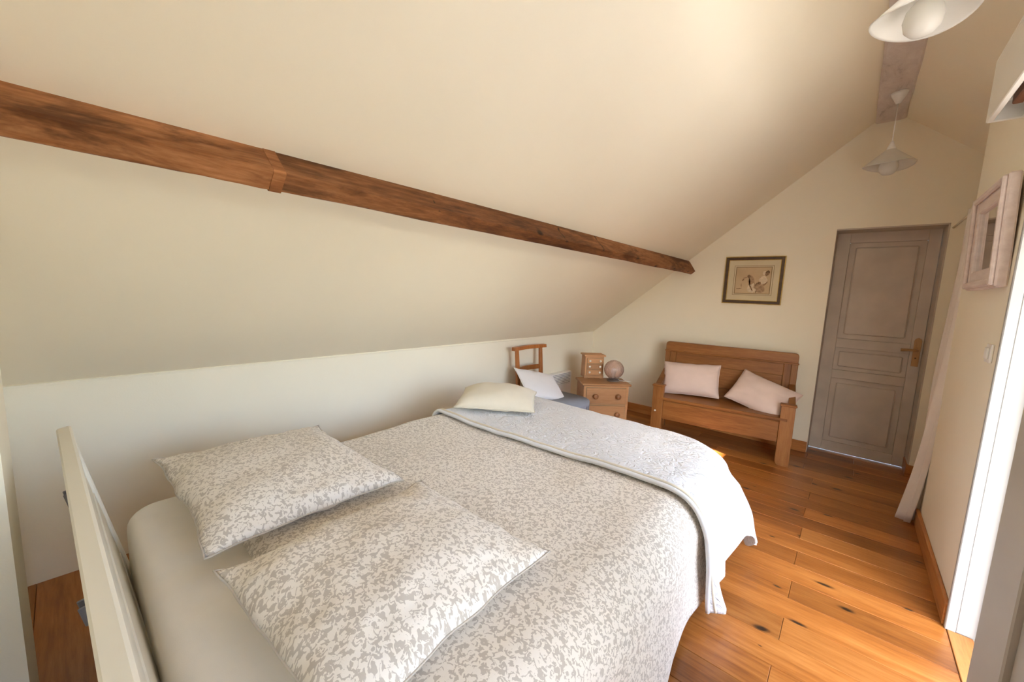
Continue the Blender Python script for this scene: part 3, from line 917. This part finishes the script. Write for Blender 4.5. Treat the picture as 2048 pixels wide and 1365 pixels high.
# cushions on the bench (in bench frame)
BM_ = Matrix.Translation((1.195, 3.755, 0)) @ Matrix.Rotation(R(7.5), 4, 'Z')
cushion('bench_cushion', 0.52, 0.33, 0.085, 'pink', BM_ @ mtx((0.285, 0.285, 0.575), 2, 66, 0) @ Matrix.Rotation(R(3), 4, 'Z'), 'pale pink cushion propped upright at the left of the bench', 'cushion', 'pink bench cushions', 0.05, 0.7, 0.007, 2.1)
cushion('bench_cushion', 0.50, 0.34, 0.085, 'pink', BM_ @ mtx((0.895, 0.235, 0.530), -4, 52, 0) @ Matrix.Rotation(R(-21), 4, 'Z'), 'pale pink cushion slumped at an angle at the right of the bench', 'cushion', 'pink bench cushions', 0.05, 0.7, 0.007, 6.4)

# ------------------------------------------------------------------ bedside chest, miniature chest, globe lamp
NA = math.atan2(0.352, 0.354)
ns = empty('bedside_chest', (0.661, 3.313, 0), NA)
tag(ns, 'small pine bedside chest with two drawers in the far corner', 'chest')
NWd, ND, NH = 0.50, 0.31, 0.50
def nn(name, a0, a1, b0, b1, z0, z1, mat='pine', bev=0.003, par=None):
    o = box(name, a0, a1, b0, b1, z0, z1, mat, None, bev)
    o.parent = par or ns
    return o
nn('top', 0.0, NWd, 0.0, ND, NH - 0.022, NH, bev=0.007)
nn('body', 0.022, NWd - 0.022, 0.018, ND - 0.01, 0.075, NH - 0.022)
nn('plinth', 0.014, NWd - 0.014, 0.008, ND - 0.008, 0.0, 0.078, bev=0.006)
for z0, z1 in ((0.295, 0.455), (0.105, 0.275)):
    # drawer front set in a shadow gap
    nn('drawer_gap', 0.046, NWd - 0.046, 0.0172, 0.022, z0 - 0.006, z1 + 0.006, 'line', 0)
    dr = nn('drawer', 0.050, NWd - 0.050, 0.010, 0.030, z0, z1, 'pine', 0.002)
    for a in (0.14, NWd - 0.13):
        k = lathe('knob', [(0.0, -0.036), (0.016, -0.035), (0.026, -0.027), (0.025, -0.018), (0.014, -0.008), (0.014, 0.0)], 'pine_dark', None, (a - NWd / 2, -0.0095, (z0 + z1) / 2 - (z0 + z1) / 2), 18, 'Y')
        k.parent = dr
mc = empty('miniature_chest', (0.535, 3.560, NH), R(46))
tag(mc, 'miniature pine chest of drawers with white knobs standing on the bedside chest', 'chest')
MW, MD = 0.20, 0.15
def mn(name, a0, a1, b0, b1, z0, z1, mat='pine', bev=0.002):
    o = box(name, a0, a1, b0, b1, z0, z1, mat, None, bev); o.parent = mc; return o
mn('top', -0.016, MW + 0.016, -0.014, MD + 0.008, 0.232, 0.248, bev=0.004)
mn('body', 0.0, MW, 0.004, MD, 0.03, 0.232)
o = prism('plinth', [(-0.004, 0.0), (0.035, 0.0), (0.045, 0.010), (0.075, 0.012), (0.1, 0.006), (0.125, 0.012), (0.155, 0.010), (0.165, 0.0), (MW + 0.004, 0.0), (MW + 0.004, 0.030), (-0.004, 0.030)], 'Y', -0.004, 0.012, 'pine', None); o.parent = mc
mn('plinth_block', 0.0, MW, 0.012, MD, 0.0, 0.03)
for z0 in (0.038, 0.098, 0.158):
    mn('drawer_gap', 0.018, MW - 0.012, 0.0028, 0.006, z0 - 0.002, z0 + 0.056, 'line', 0)
    dr = mn('drawer', 0.021, MW - 0.015, -0.003, 0.01, z0, z0 + 0.053)
    for a in (-0.055, 0.055):
        k = lathe('knob', [(0.0, -0.020), (0.008, -0.018), (0.012, -0.012), (0.009, -0.004), (0.007, 0.0)], 'bone', None, (a, -0.0063, 0), 14, 'Y'); k.parent = dr
gl = empty('globe_lamp', (0.800, 3.690, NH))
tag(gl, 'pink ribbed glass globe lamp on the bedside chest', 'lamp')
prof = []
for i in range(25):
    a = -math.pi / 2 + math.pi * i / 24 * 0.985 + 0.02
    prof.append((0.098 * math.cos(a), 0.118 + 0.098 * math.sin(a)))
prof = [(0.045, 0.024)] + [p for p in prof if p[1] > 0.034]
o = lathe('globe_shade', prof, 'pinkglass', gl, (0, 0, 0), 160, 'Z', 0.02, 40)
md = o.modifiers.new('thickness', 'SOLIDIFY'); md.thickness = 0.004
lathe('base', [(0.0, 0.0), (0.066, 0.0), (0.068, 0.008), (0.060, 0.016), (0.048, 0.020), (0.042, 0.030), (0.0, 0.030)], 'pinkglass', gl, (0, 0, 0), 40)
lathe('bulb', [(0.014, 0.03), (0.014, 0.07), (0.022, 0.085), (0.026, 0.105), (0.02, 0.125), (0.0, 0.133)], 'bulb', gl, (0, 0, 0), 20)
tube('cable', [(0.05, 0.02, 0.006), (0.10, 0.05, 0.006), (0.13, 0.075, 0.006), (0.145, 0.10, 0.004)], 0.003, 'plastic', gl, 6)

# ------------------------------------------------------------------ low chair with blue-grey seat and white pillow
ch = empty('low_chair', (0.50, 3.03, 0))
tag(ch, 'low wooden chair with ladder back and blue grey seat beside the radiator', 'chair')
def chp(o): return under(o, ch)
for yy, sgn in ((2.845, -1), (3.205, 1)):
    pts = [(0.27, yy, 0.0), (0.25, yy, 0.18), (0.235, yy, 0.36), (0.218, yy + 0.004 * sgn, 0.60), (0.198, yy + 0.008 * sgn, 0.815)]
    bm = bmesh.new(); rings = []
    for i, p in enumerate(pts):
        hw, hd = (0.017, 0.016) if i < 3 else (0.019 - 0.002 * (i - 3), 0.014)
        if i == 3: hw = 0.021
        rings.append([bm.verts.new((p[0] + sx * hd, p[1] + sy * hw, p[2])) for sx, sy in ((-1, -1), (1, -1), (1, 1), (-1, 1))])
    for a, b in zip(rings, rings[1:]):
        for i in range(4): bm.faces.new((a[i], a[(i + 1) % 4], b[(i + 1) % 4], b[i]))
    bm.faces.new(rings[0]); bm.faces.new(rings[-1])
    bmesh.ops.bevel(bm, geom=[e for e in bm.edges], offset=0.003, segments=1, affect='EDGES')
    chp(from_bm('back_post', bm, 'chair'))
def curved_rail(name, y0, y1, z0, z1, x, bow, th, arch=0.0):
    bm = bmesh.new(); rings = []
    for i in range(17):
        t = i / 16; yy = y0 + (y1 - y0) * t; s = 4 * t * (1 - t)
        xx = x - bow * s; dz = arch * s
        rings.append([bm.verts.new(q) for q in ((xx, yy, z0 + dz), (xx + th, yy, z0 + dz), (xx + th * 0.9, yy, z1 + dz), (xx, yy, z1 + dz))])
    for a, b in zip(rings, rings[1:]):
        for i in range(4): bm.faces.new((a[i], a[(i + 1) % 4], b[(i + 1) % 4], b[i]))
    bm.faces.new(rings[0]); bm.faces.new(rings[-1])
    return chp(from_bm(name, bm, 'chair', None))
curved_rail('top_rail', 2.775, 3.275, 0.812, 0.845, 0.187, 0.035, 0.045)
curved_rail('back_slat', 2.865, 3.185, 0.600, 0.645, 0.215, 0.030, 0.014)
def rounded_rect(x0, x1, y0, y1, r1, r2, n=8):
    pts = []
    for cx_, cy_, a0, r in ((x1 - r2, y1 - r2, 0, r2), (x0 + r1, y1 - r1, 90, r1), (x0 + r1, y0 + r1, 180, r1), (x1 - r2, y0 + r2, 270, r2)):
        for i in range(n + 1):
            a = R(a0 + 90 * i / n); pts.append((cx_ + r * math.cos(a), cy_ + r * math.sin(a)))
    return pts
chp(prism('seat_frame', rounded_rect(0.235, 0.82, 2.76, 3.27, 0.03, 0.16), 'Z', 0.22, 0.27, 'chair', None, 0.004))
seat = chp(prism('seat_cushion', rounded_rect(0.25, 0.86, 2.70, 3.30, 0.06, 0.24, 10), 'Z', 0.268, 0.380, 'bluegrey', None, 0.03, 4, True))
for x, yy in ((0.74, 2.84), (0.74, 3.19)):
    chp(lathe('front_leg', [(0.014, 0.0), (0.018, 0.05), (0.022, 0.15), (0.020, 0.225)], 'chair', None, (x, yy, 0), 14))
X_ = Vector((0.11, 0.47, -0.11)).normalized(); Y_ = Vector((-0.25, 0.10, 0.19)).normalized(); Y_ = (Y_ - X_ * Y_.dot(X_)).normalized(); Z_ = X_.cross(Y_)
if Z_.z < 0: Y_ = -Y_; Z_ = -Z_
PM = Matrix(((X_.x, Y_.x, Z_.x, 0.41), (X_.y, Y_.y, Z_.y, 2.965), (X_.z, Y_.z, Z_.z, 0.492), (0, 0, 0, 1)))
cushion('white_pillow', 0.50, 0.36, 0.05, 'pillow_white', PM, 'white pillow leaning on the low chair', 'pillow', None, 0.04, 0.6, 0.006, 9.3)

# ------------------------------------------------------------------ convector radiator on the knee wall
rd = empty('convector_heater', (0.14, 3.70, 0.2))
tag(rd, 'white electric convector heater on the low wall behind the chair', 'heater')
x0w = 0.098
under(box('casing', x0w, 0.165, 3.44, 3.90, 0.20, 0.475, 'white_cool', None, 0.006), rd)
under(box('grille_recess', 0.160, 0.1655, 3.47, 3.87, 0.335, 0.462, 'grey_metal', None, 0), rd)
for k in range(7):
    under(box('louvre', 0.161, 0.172, 3.468, 3.872, 0.338 + k * 0.018, 0.349 + k * 0.018, 'white_cool', None, 0.001), rd)

# ------------------------------------------------------------------ framed sketch on the gable
pc = empty('framed_sketch', (1.816, YF - 0.012, 1.575))
tag(pc, 'framed sepia sketch in a dark and gilt frame above the bench', 'picture')
px0, px1, pz0, pz1 = 1.571, 2.061, 1.352, 1.799
def pp(name, x0, x1, z0, z1, ya, yb, mat, bev=0.0015):
    return under(box(name, x0, x1, ya, yb, z0, z1, mat, None, bev), pc)
ft = 0.026
for nm, x0, x1, z0, z1 in (('frame_side', px0, px0 + ft, pz0, pz1), ('frame_side', px1 - ft, px1, pz0, pz1), ('frame_side', px0 + ft, px1 - ft, pz1 - ft, pz1), ('frame_side', px0 + ft, px1 - ft, pz0, pz0 + ft)):
    pp(nm, x0, x1, z0, z1, YF - 0.022, YF - 0.001, 'darkframe')
for nm, x0, x1, z0, z1 in (('gilt_edge', px0 - 0.006, px0, pz0 - 0.006, pz1 + 0.006), ('gilt_edge', px1, px1 + 0.006, pz0 - 0.006, pz1 + 0.006), ('gilt_edge', px0, px1, pz1, pz1 + 0.006), ('gilt_edge', px0, px1, pz0 - 0.006, pz0),
                           ('gilt_slip', px0 + ft, px0 + ft + 0.005, pz0 + ft, pz1 - ft), ('gilt_slip', px1 - ft - 0.005, px1 - ft, pz0 + ft, pz1 - ft), ('gilt_slip', px0 + ft, px1 - ft, pz1 - ft - 0.005, pz1 - ft), ('gilt_slip', px0 + ft, px1 - ft, pz0 + ft, pz0 + ft + 0.005)):
    pp(nm, x0, x1, z0, z1, YF - 0.024 if nm == 'gilt_edge' else YF - 0.018, YF - 0.001, 'brass', 0.001)
pp('mount', px0 + ft, px1 - ft, pz0 + ft, pz1 - ft, YF - 0.010, YF - 0.002, 'mat', 0)
def ring(name, m, th, mat, ya):
    bm = bmesh.new()
    x0, x1, z0, z1 = px0 + m[0], px1 - m[0], pz0 + m[1], pz1 - m[1]
    for a in ((x0, x1, z0, z0 + th), (x0, x1, z1 - th, z1), (x0, x0 + th, z0 + th, z1 - th), (x1 - th, x1, z0 + th, z1 - th)):
        add_box(bm, a[0], a[1], ya, ya + 0.002, a[2], a[3])
    return under(from_bm(name, bm, mat), pc)
ring('ruled_line', (0.078, 0.080), 0.0035, 'line', YF - 0.0108)
ring('ruled_line', (0.093, 0.092), 0.006, 'line', YF - 0.0112)
sx0, sx1, sz0, sz1 = px0 + 0.099, px1 - 0.099, pz0 + 0.098, pz1 - 0.098
pp('drawing', sx0, sx1, sz0, sz1, YF - 0.0112, YF - 0.009, 'paper', 0)
# flat chalk strokes of a generic seated pair
def blob(cx_, cz_, rx, rz__, mat, rot=0.0, n=14, lay=0):
    bm = bmesh.new()
    vs = []
    for i in range(n):
        a = 2 * math.pi * i / n
        k = 1 + 0.25 * nz(cx_ * 40 + math.cos(a) * 2, cz_ * 40 + math.sin(a) * 2)
        x, z = rx * k * math.cos(a), rz__ * k * math.sin(a)
        x, z = x * math.cos(rot) - z * math.sin(rot), x * math.sin(rot) + z * math.cos(rot)
        vs.append(bm.verts.new((sx0 + (sx1 - sx0) * cx_ + x, YF - 0.0115 - 0.00015 * lay, sz0 + (sz1 - sz0) * cz_ + z)))
    bm.faces.new(vs)
    return under(from_bm('chalk_mark', bm, mat), pc)
for i, b in enumerate(((0.46, 0.45, .030, .062, 'chalk_light', .2), (0.50, 0.20, .042, .045, 'chalk_white', 0), (0.70, 0.30, .048, .028, 'chalk_light', .3), (0.80, 0.52, .034, .040, 'chalk_white', 0),
          (0.74, 0.16, .040, .034, 'chalk_light', 0), (0.90, 0.78, .018, .027, 'chalk', -.4), (0.82, 0.78, .016, .02, 'chalk_white', 0), (0.78, 0.62, .022, .006, 'chalk', .2), (0.38, 0.66, .014, .016, 'chalk', 0),
          (0.62, 0.35, .020, .008, 'chalk', 1.0), (0.70, 0.40, .014, .014, 'chalk', .3), (0.47, 0.22, .006, .036, 'chalk', .5), (0.42, 0.40, .006, .05, 'chalk', .1), (0.64, 0.15, .005, .036, 'chalk', -.2),
          (0.22, 0.52, .012, .006, 'chalk', .8), (0.28, 0.60, .020, .003, 'chalk', .3), (0.12, 0.18, .026, .004, 'chalk', .1), (0.18, 0.30, .004, .022, 'chalk_light', .1), (0.86, 0.36, .03, .006, 'chalk', .9))):
    blob(*b, lay=i % 6)

# ------------------------------------------------------------------ mirror, switch, curtain on the right wall
mr = empty('wall_mirror', (XR, 2.81, 1.695))
tag(mr, 'mirror in a wide pink limed wood frame on the right wall', 'mirror')
mr.rotation_euler = (0, R(-2.0), 0)
MY0, MY1, MZ0, MZ1, mb = -0.28, 0.28, -0.225, 0.235, 0.09
def mp_(name, y0, y1, z0, z1, xa, xb, mat, bev=0.004):
    o = box(name, xa, xb, y0, y1, z0, z1, mat, None, bev); o.parent = mr; return o
xf = -0.052
for y0, y1, z0, z1 in ((MY0, MY0 + mb, MZ0, MZ1), (MY1 - mb, MY1, MZ0, MZ1), (MY0 + mb, MY1 - mb, MZ1 - mb, MZ1), (MY0 + mb, MY1 - mb, MZ0, MZ0 + mb)):
    mp_('frame_side', y0, y1, z0, z1, xf + 0.008, xf + 0.045, 'pinkwash', 0.006)
for q in (0.008, ):
    a, b, c, d = MY0 + q, MY1 - q, MZ0 + q, MZ1 - q
    for y0, y1, z0, z1 in ((a, a + 0.03, c, d), (b - 0.03, b, c, d), (a + 0.03, b - 0.03, d - 0.03, d), (a + 0.03, b - 0.03, c, c + 0.03)):
        mp_('frame_moulding', y0, y1, z0, z1, xf - 0.006, xf + 0.010, 'pinkwash', 0.006)
mp_('mirror_glass', MY0 + mb - 0.005, MY1 - mb + 0.005, MZ0 + mb - 0.005, MZ1 - mb + 0.005, xf + 0.022, xf + 0.030, 'mirror', 0)

sw = empty('light_switch', (XR, 2.58, 1.19))
tag(sw, 'white plastic light switch on the right wall beside the window frame', 'switch')
under(box('plate', XR - 0.010, XR - 0.0003, 2.54, 2.62, 1.15, 1.23, 'plastic', None, 0.003), sw)
under(box('rocker', XR - 0.017, XR - 0.009, 2.558, 2.602, 1.165, 1.215, 'plastic', None, 0.003), sw)

cu = empty('alcove_curtain', (XR, 3.8, 0))
tag(cu, 'pale curtain hanging across the alcove beside the grey door', 'curtain')
under(tube('curtain_rod', [(3.085, 3.44, 1.985), (3.085, YF - 0.001, 1.985)], 0.007, 'wall'), cu)
def curt(u, v):
    y0 = 3.42 + 0.02 * v; y1 = 3.74 - 0.03 * v
    yy = y0 + (y1 - y0) * (u ** 1.3)
    z = 1.995 * (1 - v) + 0.015 * v
    amp = 0.016 + 0.018 * v
    x = 3.082 - 0.02 * v + amp * math.sin(u * 23) - 0.012 + 0.012 * nz(u * 5, v * 3)
    # the near side swings into the room at the bottom
    k = max(0, 1 - u / 0.5)
    x -= 0.075 * v ** 3 * math.sin(min(1, k * 1.6) * math.pi * 0.5) * (1 if u > 0.02 else 0.95)
    return Vector((x, yy, z))
c_ = grid('curtain_cloth', 130, 40, curt, lambda u, v: (u * 1.6, v * 2), 'curtain', None, 0.002); under(c_, cu)

# ------------------------------------------------------------------ pendant lamps
def pendant(loc, ztop, label, rose=True):
    p = empty('pendant_lamp', loc)
    tag(p, label, 'pendant lamp', 'glass pendant lamps')
    # loc is the rim level centre
    prof = [(0.018, 0.118), (0.030, 0.100), (0.062, 0.070), (0.096, 0.038), (0.122, 0.014), (0.136, 0.000), (0.142, -0.004)]
    sh = lathe('shade', prof[::-1], 'opal', None, (0, 0, 0), 48)
    me = sh.data
    bm = bmesh.new(); bm.from_mesh(me)
    for f in [f for f in bm.faces if len(f.verts) > 4]: bmesh.ops.delete(bm, geom=[f], context='FACES_ONLY')
    for v in bm.verts:
        a = math.atan2(v.co.y, v.co.x); r = math.hypot(v.co.x, v.co.y)
        v.co.z += 0.010 * math.cos(2 * a + 0.6) * (r / 0.14) ** 2
    bm.to_mesh(me); bm.free()
    md = sh.modifiers.new('thickness', 'SOLIDIFY'); md.thickness = 0.004
    sh.parent = p
    o = lathe('holder', [(0.0, 0.162), (0.008, 0.160), (0.012, 0.145), (0.024, 0.112), (0.030, 0.098), (0.026, 0.090), (0.016, 0.05), (0.0, 0.05)], 'plastic', p)
    o = lathe('bulb', [(0.014, 0.052), (0.030, 0.040), (0.047, 0.016), (0.053, -0.014), (0.047, -0.042), (0.030, -0.062), (0.0, -0.070)], 'bulb', p, (0, 0, 0), 28)
    H = ztop - loc[2]
    tube('flex', [(0, 0, 0.155), (0, 0, H * 0.6), (0, 0, H - 0.05)], 0.0032, 'plastic', p, 6)
    lathe('ceiling_rose', [(0.004, H - 0.075), (0.014, H - 0.072), (0.040, H - 0.02), (0.047, H), (0.0, H)], 'plastic', p, (0, 0, 0), 24)
    return p
pendant((2.661, 3.90, 2.365), 2.846, 'white glass pendant lamp hanging near the far gable wall')
pendant((2.657, 2.00, 2.365), 2.846, 'white glass pendant lamp cut off by the top of the picture')
